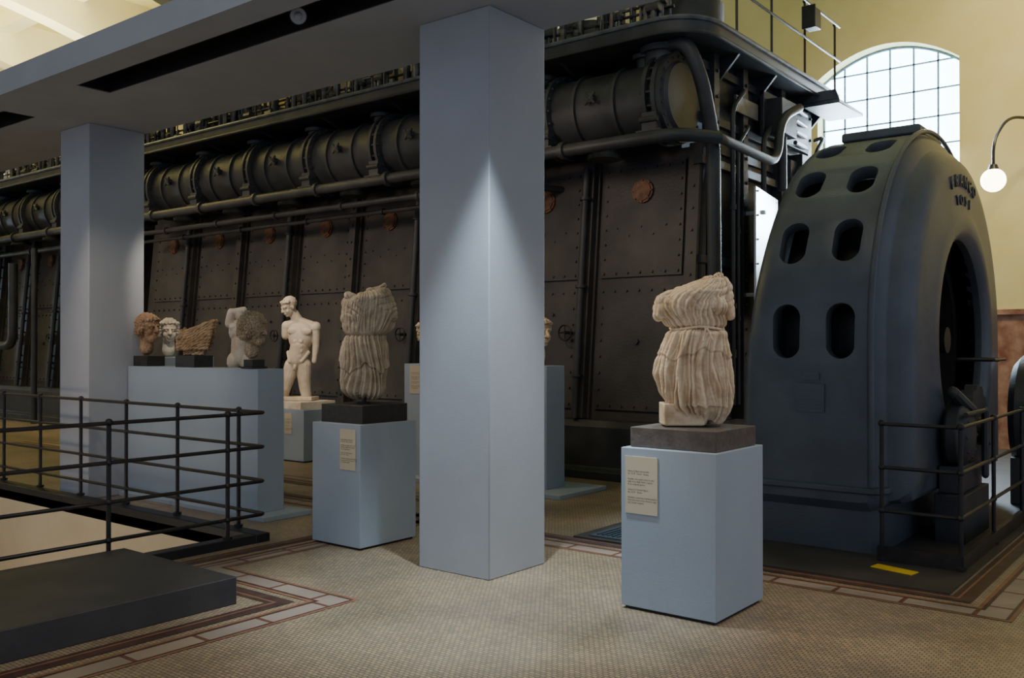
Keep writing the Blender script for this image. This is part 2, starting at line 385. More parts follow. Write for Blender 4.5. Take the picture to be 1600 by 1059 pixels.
# ------------------------------------------------------------ statues
def ipr(rows,z,k):
    if z<=rows[0][0]: return rows[0][k]
    for i in range(len(rows)-1):
        if z<=rows[i+1][0]:
            t=(z-rows[i][0])/(rows[i+1][0]-rows[i][0]); t=t*t*(3-2*t)*.5+t*.5
            return rows[i][k]*(1-t)+rows[i+1][k]*t
    return rows[-1][k]
def loft(mb,rows,dep,n=64,steps=80):
    vs=[];fs=[]
    for j in range(steps):
        z=rows[0][0]+(rows[-1][0]-rows[0][0])*j/(steps-1); a=ipr(rows,z,1);b=ipr(rows,z,2); cx=(a+b)/2; rx=(b-a)/2; ry=dep(z,rx)
        for i in range(n):
            t=2*PI*i/n; vs.append((cx+rx*math.cos(t),ry*math.sin(t),z))
    for j in range(steps-1):
        for i in range(n): fs.append((j*n+i,j*n+(i+1)%n,(j+1)*n+(i+1)%n,(j+1)*n+i))
    fs+=[tuple(range(n))[::-1],tuple(range((steps-1)*n,steps*n))]
    mb.add(vs,fs)
def place(name,me,loc,m,rot=TH,sc=1,**props):
    me.materials.clear(); me.materials.append(M[m])
    o=link(name,me,loc,**props); o.rotation_euler=(0,0,rot); o.scale=(sc,)*3; return o
def groove(ph): return abs(math.sin(ph))**.6
rid=lambda p:(1-abs(math.sin(p)))
def make_folds(seed,n,w0,w1):
    rn=random.Random(seed); F=[]
    for i in range(n):
        F.append((-PI+2*PI*(i+rn.uniform(-.45,.45))/n, rn.uniform(w0,w1), rn.uniform(.4,1.0), rn.uniform(0,6), rn.uniform(.02,.07)))
    return F
def folds(F,a,z,sweep):
    h=0
    for (a0,w,am,p,wob) in F:
        c=a0+sweep(a0)+wob*math.sin(z*12+p)
        d=abs((a-c+PI)%(2*PI)-PI)
        if d<w*2.5:
            v=am*math.exp(-(d/w)**2*1.3)
            if v>h: h=v
    return h
R=[(.0,-.02,.165),(.03,-.05,.195),(.07,-.10,.222),(.12,-.155,.238),(.20,-.205,.248),(.30,-.232,.242),(.38,-.222,.228),(.46,-.192,.212),(.53,-.160,.198),(.58,-.145,.194),(.62,-.175,.202),(.66,-.220,.206),(.70,-.242,.210),(.74,-.235,.214),(.78,-.19,.216),(.82,-.11,.216),(.86,-.01,.215),(.885,.05,.208)]
mb=MB(); loft(mb,R,lambda z,rx:(min(.15,rx*.8+.01) if z>.1 else rx*.78))
mb.cap((.10,0,.855),(.185,-.01,.865),.045,.04)
mb.cap((.13,-.02,.88),(.165,-.02,.905),.025,.022)
mb.cap((-.02,-.02,.82),(.10,-.03,.875),.03,.03)
mb.cap((-.19,-.03,.74),(-.215,-.05,.66),.045,.035)
mb.cap((-.08,-.02,.79),(-.19,-.04,.75),.04,.045)
mb.cap((.20,-.03,.84),(.222,-.05,.66),.04,.03)
mb.sph((.02,-.10,.71),(.075,.06,.06)); mb.sph((.13,-.10,.72),(.06,.06,.06))
mb.sph((.12,-.06,.25),(.08,.09,.24))
FA=make_folds(3,30,.055,.13); FB=make_folds(8,60,.03,.065); FC=make_folds(12,38,.05,.10)
def dR(p):
    x,y,z=p; cx=(ipr(R,z,1)+ipr(R,z,2))/2; a=math.atan2(x-cx,-y)
    d=nz(p,60)*.0012+nz(p,18)*.003+nz(p,7)*.006
    if z<.575:
        t=sm(.575,.40,z); q=.575-z
        swp=lambda a0:(-.9*q*(1 if a0<.4 else .1))*math.cos(a0*.5)+.25*math.sin(z*7+a0*2)*q
        d+=(.014+.024*t)*(folds(FA,a,z,swp)-.45)+(.006)*(folds(FB,a,z*1.5,swp)-.4)
        hem=.43+.03*math.sin(a*2.6+.8)+.012*math.sin(a*9)
        d+=.010*sm(hem-.010,hem+.003,z)*sm(.575,.54,z)
    else:
        v=(folds(FC,a,z,lambda a0:.15*math.sin(z*9+a0*3))-.45)
        u=math.sqrt((x-.07)**2+.0006)
        w_=nz(p,5)*4.5+nz((x,y,z+3),11)*1.5
        cat=groove((z+ -1.15*u)*48+w_)-.6
        left=groove((z*.55+x*.9)*48+w_)-.6
        wl=sm(.0,-.08,x); c2=cat*(1-wl)+left*wl
        g=sm(.66,.78,z)
        d+=.018*v*(1-g*.55)+.011*c2*g*(.6+.8*nz(p,9))+.003*(groove(a*24+nz(p,5)*4)-.6)
    d-=.014*math.exp(-((z-.58)/.014)**2)
    return d
mb2=remesh(mb,.0045,dR,2,'draped_statue',0)
def belt(zc,cx,rx,ry,r):
    b=MB(); pts=[]
    for i in range(48):
        t=2*PI*i/48; pts.append((cx+rx*math.cos(t),ry*math.sin(t),zc+.008*math.sin(3*t)))
    b.tube(pts,r,8,closed=True); return b
SX,SY=-2.67,5.20
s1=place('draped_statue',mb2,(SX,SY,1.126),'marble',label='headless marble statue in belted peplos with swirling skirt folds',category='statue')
b=belt(.580,.025,.163,.141,.009); b.cap((.05,-.145,.575),(.03,-.165,.50),.007,.005); b.cap((.06,-.145,.575),(.09,-.165,.51),.007,.005)
me=remesh(b,.004,None,1,'belt'); me.materials.append(M['marble'])
o=link('belt',me,(0,0,0)); o.parent=s1
mb=MB(); mb.box(-.19,.06,-.08,.12,-.019,.12); me=remesh(mb,.01,lambda p:nz(p,14)*.004 if p.z>0 else 0,2,'statue_block'); me.materials.append(M['marble']); o=link('stone_support',me,(0,0,0)); o.parent=s1
b=MB(); b.box(-2.955,-2.385,4.93,5.49,.981,1.102); b.obj('display_base','basestone',bevel=.004,label='brown-grey stone slab under the belted draped statue',category='base',group='statue bases')
R2=[(.0,-.10,.12),(.03,-.15,.155),(.08,-.185,.175),(.15,-.192,.175),(.22,-.188,.178),(.27,-.180,.180),(.37,-.165,.172),(.47,-.150,.166),(.53,-.158,.19),(.60,-.175,.24),(.68,-.182,.268),(.75,-.180,.262),(.80,-.165,.240),(.85,-.06,.225),(.88,.03,.215),(.905,.09,.20)]
mb=MB(); loft(mb,R2,lambda z,rx:min(.14,rx*.8+.01))
mb.cap((-.12,0,.78),(-.145,-.02,.66),.06,.05); mb.cap((.19,0,.80),(.235,-.02,.67),.055,.05)
mb.cap((.06,-.03,.865),(.18,-.02,.865),.042,.035); mb.sph((-.05,-.08,.66),(.07,.06,.06)); mb.sph((.09,-.08,.66),(.07,.06,.06))
mb.cap((-.13,-.03,.84),(-.03,-.05,.80),.032,.03); mb.cap((.10,-.01,.90),(.17,-.01,.925),.02,.018)
FD=make_folds(31,26,.06,.14); FE=make_folds(41,52,.035,.075)
def dT(p):
    x,y,z=p; a=math.atan2(x-.01,-y)
    d=nz(p,55)*.002+nz(p,20)*.004+nz(p,7)*.007
    q=.5-z; sw=lambda a0:.45*q*math.sin(a0*3)+.15*math.sin(z*8+a0)
    if z<.515:
        d+=.026*(folds(FD,a,z,sw)-.45)+.008*(folds(FE,a,z,sw)-.4)
        hem=.25+.035*math.sin(a*3.5+1)+.012*math.sin(a*11)
        d+=.018*sm(hem-.008,hem+.004,z)*sm(.515,.44,z)
    else:
        t=sm(.515,.57,z); g=sm(.62,.72,z)
        u=math.sqrt((x-.03)**2+.0006)
        cat=groove((z-1.0*u)*46+nz(p,5)*4.5+nz((x,y,z+3),11)*1.5)-.6
        d+=t*(.017*(folds(FE,a*.8,z,sw)-.4)*(1-g*.5)+.011*cat*g*(.6+.8*nz(p,9))+.004*(groove(a*22+nz(p,5)*4)-.6))
    d-=.012*math.exp(-((z-.515)/.014)**2)
    return d
me=remesh(mb,.0045,dT,2,'draped_torso',0)
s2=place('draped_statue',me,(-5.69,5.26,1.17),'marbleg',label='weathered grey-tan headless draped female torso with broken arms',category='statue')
b=MB(); b.box(-5.93,-5.44,5.01,5.51,.981,1.125); b.obj('display_base','basedark',bevel=.004,label='dark stone block under the weathered draped torso',category='base',group='statue bases')
b=MB(); b.cyl((0,0,-.043),(0,0,.06),.018,n=12); b.cyl((0,0,-.043),(0,0,-.033),.06,n=16); 
o=b.obj('support_rod','black',origin=(0,0,0)); o.parent=s2

def head(hair=1,beard=False,nape=True):
    m=MB()
    m.sph((0,.015,.165),(.076,.095,.09),24); m.sph((0,-.018,.10),(.060,.066,.078),20); m.sph((0,-.05,.050),(.030,.028,.024),14)
    m.cap((0,.025,.08),(0,.03,-.05),.052,.060)
    m.cap((0,-.082,.150),(0,-.104,.108),.011,.015); m.sph((.012,-.092,.105),.010,8); m.sph((-.012,-.092,.105),.010,8)
    for s in (-1,1):
        m.cap((s*.014,-.080,.158),(s*.048,-.068,.156),.011,.010); m.sph((s*.030,-.070,.137),(.015,.011,.009),12)
        m.sph((s*.076,.012,.125),(.012,.022,.032),10); m.sph((s*.036,-.050,.100),(.024,.024,.032),12)
    m.cap((-.016,-.083,.080),(.016,-.083,.080),.008,.008,8); m.cap((-.012,-.081,.068),(.012,-.081,.068),.009,.009,8)
    h=hair
    m.sph((0,.028,.178),(.080+.010*h,.090+.010*h,.080+.010*h),22)
    if nape: m.sph((0,.065,.12),(.070+.01*h,.055+.010*h,.08),18)
    for k in range(7):
        t=-1.25+2.5*k/6; m.sph((.078*math.sin(t),-.062*math.cos(t)+.0,.205+.008*math.cos(t)),.020+.003*h,12)
    if nape:
        for s in (-1,1): m.cap((s*.076,-.01,.19),(s*.078,.03,.10),.018+.005*h,.02+.005*h,12)
    if beard: m.sph((0,-.045,.045),(.05,.05,.045),14)
    return m
def hairdisp(amp,k,rough):
    def fn(p):
        x,y,z=p; isface=sm(-.03,-.055,y)*sm(.192,.180,z)
        v=noise.voronoi(Vector(p)*k)[0]; c=min(1,(v[1]-v[0])*1.6)
        return (c-.4)*amp*(1-isface)*sm(.02,.07,z)+nz(p,60)*rough+nz(p,20)*rough
    return fn
def hd(loc,m,sc,rot,lab,hair=1,beard=False,amp=.010,rough=.002,k=32):
    nm='portrait_bust'
    me=remesh(head(hair,beard),.0045,hairdisp(amp,k,rough),1,nm)
    o=place(nm,me,(loc[0],loc[1],loc[2]+.112*sc),m,rot,sc,label=lab,category='sculpture',group='ancient sculpted heads'); return o
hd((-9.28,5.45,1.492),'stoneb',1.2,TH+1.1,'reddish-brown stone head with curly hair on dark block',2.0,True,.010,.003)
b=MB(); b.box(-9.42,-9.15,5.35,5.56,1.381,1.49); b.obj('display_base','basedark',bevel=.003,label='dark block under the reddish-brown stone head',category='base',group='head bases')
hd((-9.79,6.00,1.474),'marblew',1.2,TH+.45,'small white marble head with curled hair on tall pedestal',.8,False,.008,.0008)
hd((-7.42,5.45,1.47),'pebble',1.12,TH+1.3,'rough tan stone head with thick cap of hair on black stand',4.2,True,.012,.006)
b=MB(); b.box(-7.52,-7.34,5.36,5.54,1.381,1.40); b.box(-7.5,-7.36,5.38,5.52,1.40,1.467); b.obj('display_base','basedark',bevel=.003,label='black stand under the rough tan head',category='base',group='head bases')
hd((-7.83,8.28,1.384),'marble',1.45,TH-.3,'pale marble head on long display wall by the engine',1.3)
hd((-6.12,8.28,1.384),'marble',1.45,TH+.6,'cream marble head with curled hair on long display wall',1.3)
m=MB(); random.seed(4)
m.sph((-.02,0,.12),(.15,.07,.10),20); m.sph((.06,0,.19),(.10,.06,.09),16)
for k in range(9):
    t=k/8; a=Vector((-.16+.03*t,-.05,.08+.14*t-.04*abs(t-.5))); bb=Vector((.12+.06*t,-.045+.02*t,.06+.26*t))
    m.cap(a,bb,.018,.02,10); m.cap(a+Vector((0,.09,0)),bb+Vector((0,.08,0)),.02,.02,10)
for k in range(12): m.sph((-.14+random.uniform(-.02,.04),random.uniform(-.06,.05),.06+.016*k),.028,8)
m.box(-.1,.09,-.045,.045,0,.08)
me=remesh(m,.005,lambda p:nz(p,45)*.005+nz(p,14)*.008+.004*(rid(p.z*110-p.x*70+nz(p,10)*3)-.4),2,'winged_fragment')
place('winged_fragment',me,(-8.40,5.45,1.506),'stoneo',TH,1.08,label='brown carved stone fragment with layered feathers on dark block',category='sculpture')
b=MB(); b.box(-8.60,-8.26,5.34,5.56,1.381,1.50); b.obj('display_base','basedark',bevel=.003,label='dark block under the winged stone fragment',category='base',group='head bases')
m=MB()
m.cap((0,0,0),(-.0,0,.18),.105,.10,20); m.sph((0,0,.29),(.13,.10,.14),22); m.sph((-.055,-.06,.34),(.06,.035,.045)); m.sph((.055,-.06,.34),(.06,.035,.045))
m.cap((-.12,0,.38),(-.09,-.03,.5),.055,.05); m.cap((-.09,-.03,.50),(.06,-.06,.53),.045,.035); m.cap((.10,0,.36),(.14,-.02,.20),.05,.042)
m.cap((0,0,.38),(.01,-.01,.45),.05,.05); m.sph((.01,-.02,.48),(.065,.075,.085)); m.cap((-.06,-.02,-.02),(-.07,-.03,-.06),.08,.075); m.cap((.06,-.01,0),(.07,-.02,-.06),.08,.075)
me=remesh(m,.008,lambda p:nz(p,30)*.002,3,'marble_torso')
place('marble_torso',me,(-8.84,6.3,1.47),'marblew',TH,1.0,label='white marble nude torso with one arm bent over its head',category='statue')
# nude male statue
m=MB()
m.sph((-.055,.01,.47),(.158,.125,.13),24)
m.cap((-.05,.0,.52),(-.015,-.005,.70),.138,.130,24)
m.sph((-.005,0,.83),(.172,.122,.21),26); m.sph((0,.01,.95),(.195,.100,.105),24)
m.sph((-.08,-.078,.915),(.088,.040,.058),18); m.sph((.085,-.078,.905),(.088,.040,.058),18)
for s in (-1,1):
    for k in range(3): m.sph((s*.035-.01,-.114,.77-.065*k),(.034,.014,.030),12)
    m.cap((s*.14-.03,-.03,.62),(s*.08-.04,-.10,.50),.028,.028,12)
m.sph((-.03,-.092,.57),(.085,.045,.06),16)
m.cap((-.02,.01,1.03),(-.085,-.01,1.15),.066,.056); m.cap((-.16,0,1.00),(-.04,0,1.05),.062,.056); m.cap((.16,0,.98),(-.01,0,1.05),.066,.056)
m.sph((-.20,0,.98),.074); m.sph((.205,0,.965),.078)
m.cap((-.21,0,.96),(-.215,-.01,.85),.064,.056)
m.cap((.205,0,.95),(.208,.01,.74),.064,.052); m.cap((.208,.01,.72),(.195,-.01,.56),.052,.038); m.cap((.195,-.01,.56),(.19,-.02,.50),.037,.035)
m.cap((-.125,0,.44),(-.20,-.06,.14),.108,.076); m.cap((-.20,-.06,.14),(-.225,-.05,.05),.076,.070)
m.cap((.035,0,.44),(.065,-.03,.14),.112,.080); m.cap((.065,-.03,.14),(.08,-.02,.05),.080,.072)
m.sph((-.045,-.122,.42),(.026,.030,.040)); m.sph((-.11,.08,.46),(.095,.08,.10)); m.sph((.02,.08,.46),(.095,.08,.10))
hm=head(.5,False,False); Rm=Matrix.Translation((-.110,-.03,1.10))@Matrix.Rotation(-.75,4,'Z')@Matrix.Rotation(.40,4,'X')@Matrix.Scale(1.12,4)
m.add([Rm@v for v in hm.v],hm.f)
Ri=Rm.inverted(); hf=hairdisp(.006,34,0)
def nf(p):
    d=nz(p,30)*.001
    if p.z>1.15:
        q=Ri@p; d+=hf(q)*sm(.09,.13,q.z)
    return d
m.box(-.31,.20,-.16,.17,-.030,.02)
me=remesh(m,.0065,nf,3,'nude_statue')
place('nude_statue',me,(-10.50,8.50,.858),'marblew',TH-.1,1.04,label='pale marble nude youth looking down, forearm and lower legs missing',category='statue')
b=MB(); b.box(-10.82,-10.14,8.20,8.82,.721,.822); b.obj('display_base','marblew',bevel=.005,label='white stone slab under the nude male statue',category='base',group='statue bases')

# ------------------------------------------------------------ railings
def rail_thing(name,loc,posts,paths,ztop,z0,rp,rr,label,cat='railing',zs=None,foot=True,par=None):
    e=par or empty(name,loc,label=label,category=cat)
    for (x,y) in posts:
        b=MB(); b.cyl((x,y,z0),(x,y,ztop+.01),rp,n=12); b.sph((x,y,ztop+.005),rp*1.7,12)
        for z in zs[1:]: b.sph((x,y,z),rp*1.55,10)
        if foot: b.cyl((x,y,z0),(x,y,z0+.02),rp*2.2,n=14)
        b.obj('post','rail',parent=e)
    for z in zs:
        b=MB()
        b.tube(fillet([(p[0],p[1],z) for p in paths],.07,5),rr,10); b.obj('rail','rail',parent=e)
    return e
RY,RX=4.745,-6.31
rail_thing('stair_railing',(RX,RY,0),[(RX,y) for y in (4.38,3.40,2.42,1.42)]+[(x,RY) for x in (-6.68,-7.6,-8.48,-9.36,-10.24,-11.12,-12.0)],
  [(RX,-1),(RX,RY),(-13,RY)],1.05,.07,.017,.015,'black iron stair railing with four rails around the stairwell',zs=[1.05,.77,.49,.22])
# ------------------------------------------------------------ generator
GY,GZ,GR=9.07,1.65,1.87
XL=-3.16
gen=empty('generator',(-2.6,GY,0),label='large dark blue-black iron generator housing with oval vents',category='generator')
def ush(a,r,t):
    c,q=math.cos(t),math.sin(t); y,z=c*r,q*r
    if q<0:
        dep=1.32-(1.87-r)*.3
        k=min(r/max(abs(c),1e-6),dep/max(abs(q),1e-6))
        w=sm(1.15,1.45,r); y=y*(1-w)+c*k*w; z=z*(1-w)+q*k*w
    if a<-2.9: a-=.11*sm(1.3,-.5,z)+.02*sm(.10,-.02,z)
    return a,y,z
g=MB()
po=[(XL,1.05),(XL,1.70),(XL+.04,1.80),(XL+.10,1.85),(XL+.18,GR),(-2.30,GR),(-2.24,1.86),(-2.16,1.79),(-2.13,1.71),(-2.06,1.68),(-1.99,1.60),(-1.965,1.48),(-1.96,1.20),(-1.94,1.12),(-1.93,1.04),(-1.94,.97),(-1.97,.92),(-2.00,.90),
    (-2.06,.90),(-2.08,1.5),(-2.22,1.74),(XL+.14,1.76),(XL+.07,1.70),(XL+.07,1.05)]
g.lathe(po,(0,GY,GZ),'X',160,closed=True,fn=ush)
me=bpy.data.meshes.new('h'); me.from_pydata(g.v,[],g.f); bmm=bmesh.new(); bmm.from_mesh(me); bmesh.ops.recalc_face_normals(bmm,faces=bmm.faces); bmm.to_mesh(me); bmm.free()
ho=bpy.data.objects.new('h',me); COL.objects.link(ho)
cu=MB()
for aa in (2,25,45,64,82,100,120,140,160):
    ang=math.radians(180-aa)
    rad=Vector((0,math.cos(ang),math.sin(ang))); tan=Vector((0,math.sin(ang),-math.cos(ang)))
    for xc in (-2.87,-2.44):
        poly=[]
        for i in range(24):
            t=2*PI*i/24; hs=.105 if aa<10 else (.08 if aa<30 else .065)
            cx=.112*math.cos(t); cz=.112*math.sin(t)+(hs if math.sin(t)>=0 else -hs)
            poly.append(Vector((xc,GY,GZ))+Vector((cx,0,0))+tan*cz+rad*1.6)
        cu.prism(poly,rad*.5)
mc=bpy.data.meshes.new('c'); mc.from_pydata(cu.v,[],cu.f); bmm=bmesh.new(); bmm.from_mesh(mc); bmesh.ops.recalc_face_normals(bmm,faces=bmm.faces); bmm.to_mesh(mc); bmm.free()
co=bpy.data.objects.new('c',mc); COL.objects.link(co)
bo=ho.modifiers.new('b','BOOLEAN'); bo.operation='DIFFERENCE'; bo.object=co; bo.solver='EXACT'
bv=ho.modifiers.new('bv','BEVEL'); bv.width=.014; bv.segments=2; bv.limit_method='ANGLE'; bv.angle_limit=math.radians(60)
mg=evalmesh(ho); bpy.data.objects.remove(ho); bpy.data.objects.remove(co)
mg.materials.clear(); mg.materials.append(M['gen']); mg.polygons.foreach_set('use_smooth',[True]*len(mg.polygons)); mg.set_sharp_from_angle(angle=math.radians(30))
link('stator_housing',mg,(0,0,0),parent=gen)
b=MB(); b.lathe([(-3.04,.97),(-3.04,1.55),(-2.25,1.55),(-2.25,.97)],(0,GY,GZ),'X',64,closed=True)
b.obj('stator_core','black',parent=gen)
b=MB()
for i in range(48):
    t=2*PI*i/48; b.cap((-2.25,GY+1.3*math.cos(t),GZ+1.3*math.sin(t)),(-2.13,GY+1.15*math.cos(t),GZ+1.15*math.sin(t)),.04,.04,6)
b.obj('stator_winding','black',parent=gen,kind='stuff')
b=MB(); b.lathe([(-2.95,.78),(-2.95,.90),(-2.22,.90),(-2.22,.78)],(0,GY,GZ),'X',64,closed=True)
b.cyl((-3.6,GY,GZ),(-2.1,GY,GZ),.12,n=20); b.cyl((-2.8,GY,GZ),(-2.35,GY,GZ),.25,n=24)
for i in range(6):
    t=2*PI*i/6+.3; b.cyl((-2.55,GY+.2*math.cos(t),GZ+.2*math.sin(t)),(-2.55,GY+.85*math.cos(t),GZ+.85*math.sin(t)),.07,.055,10)
b.obj('rotor','black',parent=gen)
def rounded(x0,x1,y0,y1,r,z,n=5):
    P=[]
    for (cx,cy,a0) in ((x1-r,y0+r,-90),(x1-r,y1-r,0),(x0+r,y1-r,90),(x0+r,y0+r,180)):
        for k in range(n+1):
            a=math.radians(a0+90*k/n); P.append((cx+r*math.cos(a),cy+r*math.sin(a),z))
    return P
b=MB()
b.prism(rounded(XL-.06,-2.17,7.26,10.9,.10,0),(0,0,.5)); b.prism(rounded(XL-.16,-2.10,7.17,10.98,.14,.47),(0,0,.05))
b.obj('housing_base','gen',parent=gen,bevel=.012)
b=MB(); pts=[(-2.20,GY-1.885*math.cos(math.radians(a)),GZ+1.885*math.sin(math.radians(a))) for a in range(0,181,4)]
pts=[(-2.20,7.19,.53)]+pts
b.tube(pts,.020,8); b.obj('edge_moulding','gen',parent=gen)
b=MB(); b.box(-2.95,-2.25,GY-.32,GY+.45,GZ+GR-.02,GZ+GR+.07); b.obj('top_cover','gen',parent=gen,bevel=.02)
for (x0,x1,z0,z1) in ((-2.80,-2.56,1.08,1.30),(-2.73,-2.60,1.33,1.385)):
    b=MB(); b.box(x0,x1,7.185,7.202,z0,z1)
    for (u,v) in ((x0+.015,z0+.015),(x1-.015,z0+.015),(x0+.015,z1-.015),(x1-.015,z1-.015)): b.sph((u,7.185,v),.006,6)
    for k in range(5 if z1-z0>.1 else 1):
        zz=z1-.04-k*.035; b.box(x0+.03,x1-.03,7.182,7.185,zz-.008,zz+.004)
    b.obj('name_plate','gen',parent=gen,smooth=False)
for body,rr,a0,stp,sz in (("FRANCO",1.37,72,6.6,.16),("TOSI",1.21,78,7.0,.13)):
    for i,ch in enumerate(body):
        mt_=textmesh(ch,sz,.008,'CENTER'); mt_.materials.append(M['gen'])
        a=math.radians(a0+i*stp)
        loc=Vector((-1.957,GY-rr*math.cos(a),GZ+rr*math.sin(a)))
        o=link('cast_letter',mt_,loc,parent=gen)
        rad=Vector((0,-math.cos(a),math.sin(a))); tan=Vector((0,math.sin(a),math.cos(a))); nx=Vector((1,0,0))
        o.rotation_euler=Matrix((tan,rad,nx)).transposed().to_euler()
b=MB(); b.box(-1.97,-1.74,8.05,8.95,0,.40); b.box(-1.95,-1.78,8.1,8.8,.40,.62)
b.lathe([(-.10,.05),(-.10,.22),(-.07,.26),(.02,.26),(.05,.22),(.08,.18),(.10,.07)],(-1.82,8.3,.86),'X',32)
for i in range(8):
    t=2*PI*i/8; b.cyl((-1.79,8.3+.17*math.cos(t),.86+.17*math.sin(t)),(-1.73,8.3+.17*math.cos(t),.86+.17*math.sin(t)),.018,n=6)
b.obj('bearing_housing','eng',parent=gen,bevel=.01)
b=MB(); pr=[]
for i in range(56):
    rr=.40 if (i//2)%2 else .365; t=2*PI*i/56; pr.append((-1.90,8.85+rr*math.cos(t),.86+rr*math.sin(t)))
b.prism(pr,(.10,0,0)); b.cyl((-1.92,8.85,.86),(-1.70,8.85,.86),.12,n=20); b.obj('gear_wheel','eng',parent=gen)
b=MB(); b.cap((-1.85,8.15,1.22),(-1.78,8.45,1.05),.05,.06,10); b.cyl((-1.72,8.0,1.05),(-1.72,8.7,1.05),.02,n=8); b.cap((-1.72,8.7,.5),(-1.72,8.7,1.05),.03,.03,8); b.obj('brush_gear','eng',parent=gen)
b=MB(); b.cyl((-1.95,8.75,1.48),(-1.62,8.75,1.48),.018,n=8); b.cyl((-1.62,8.55,1.48),(-1.62,9.0,1.48),.012,n=8); b.obj('lever','rail',parent=gen)
ge=empty('guard_railing',(-1.8,7.10,0),label='black iron guard railing around the generator bearing',category='railing')
b=MB(); b.box(-2.13,-1.54,7.08,7.12,0,.12); b.box(-1.58,-1.54,7.12,9.8,0,.12); b.obj('kick_plate','rail',parent=ge)
rail_thing('',None,[(-2.10,7.10),(-1.56,7.10),(-1.56,8.2),(-1.56,9.4)],[(-2.12,7.10),(-1.56,7.10),(-1.56,9.7)],1.02,.02,.016,.014,'',zs=[1.02,.70,.38],par=ge)
e2=empty('exciter_machine',(-1.55,10.9,0),label='small dark round electric exciter machine on iron feet',category='machine')
b=MB(); b.lathe([(-.35,.1),(-.35,.52),(-.28,.6),(.28,.6),(.35,.52),(.35,.1)],(-1.50,10.9,.9),'X',36); b.obj('drum','eng',parent=e2)
b=MB(); b.box(-1.83,-1.15,10.4,11.4,.012,.48); b.obj('feet','eng',parent=e2,bevel=.01)

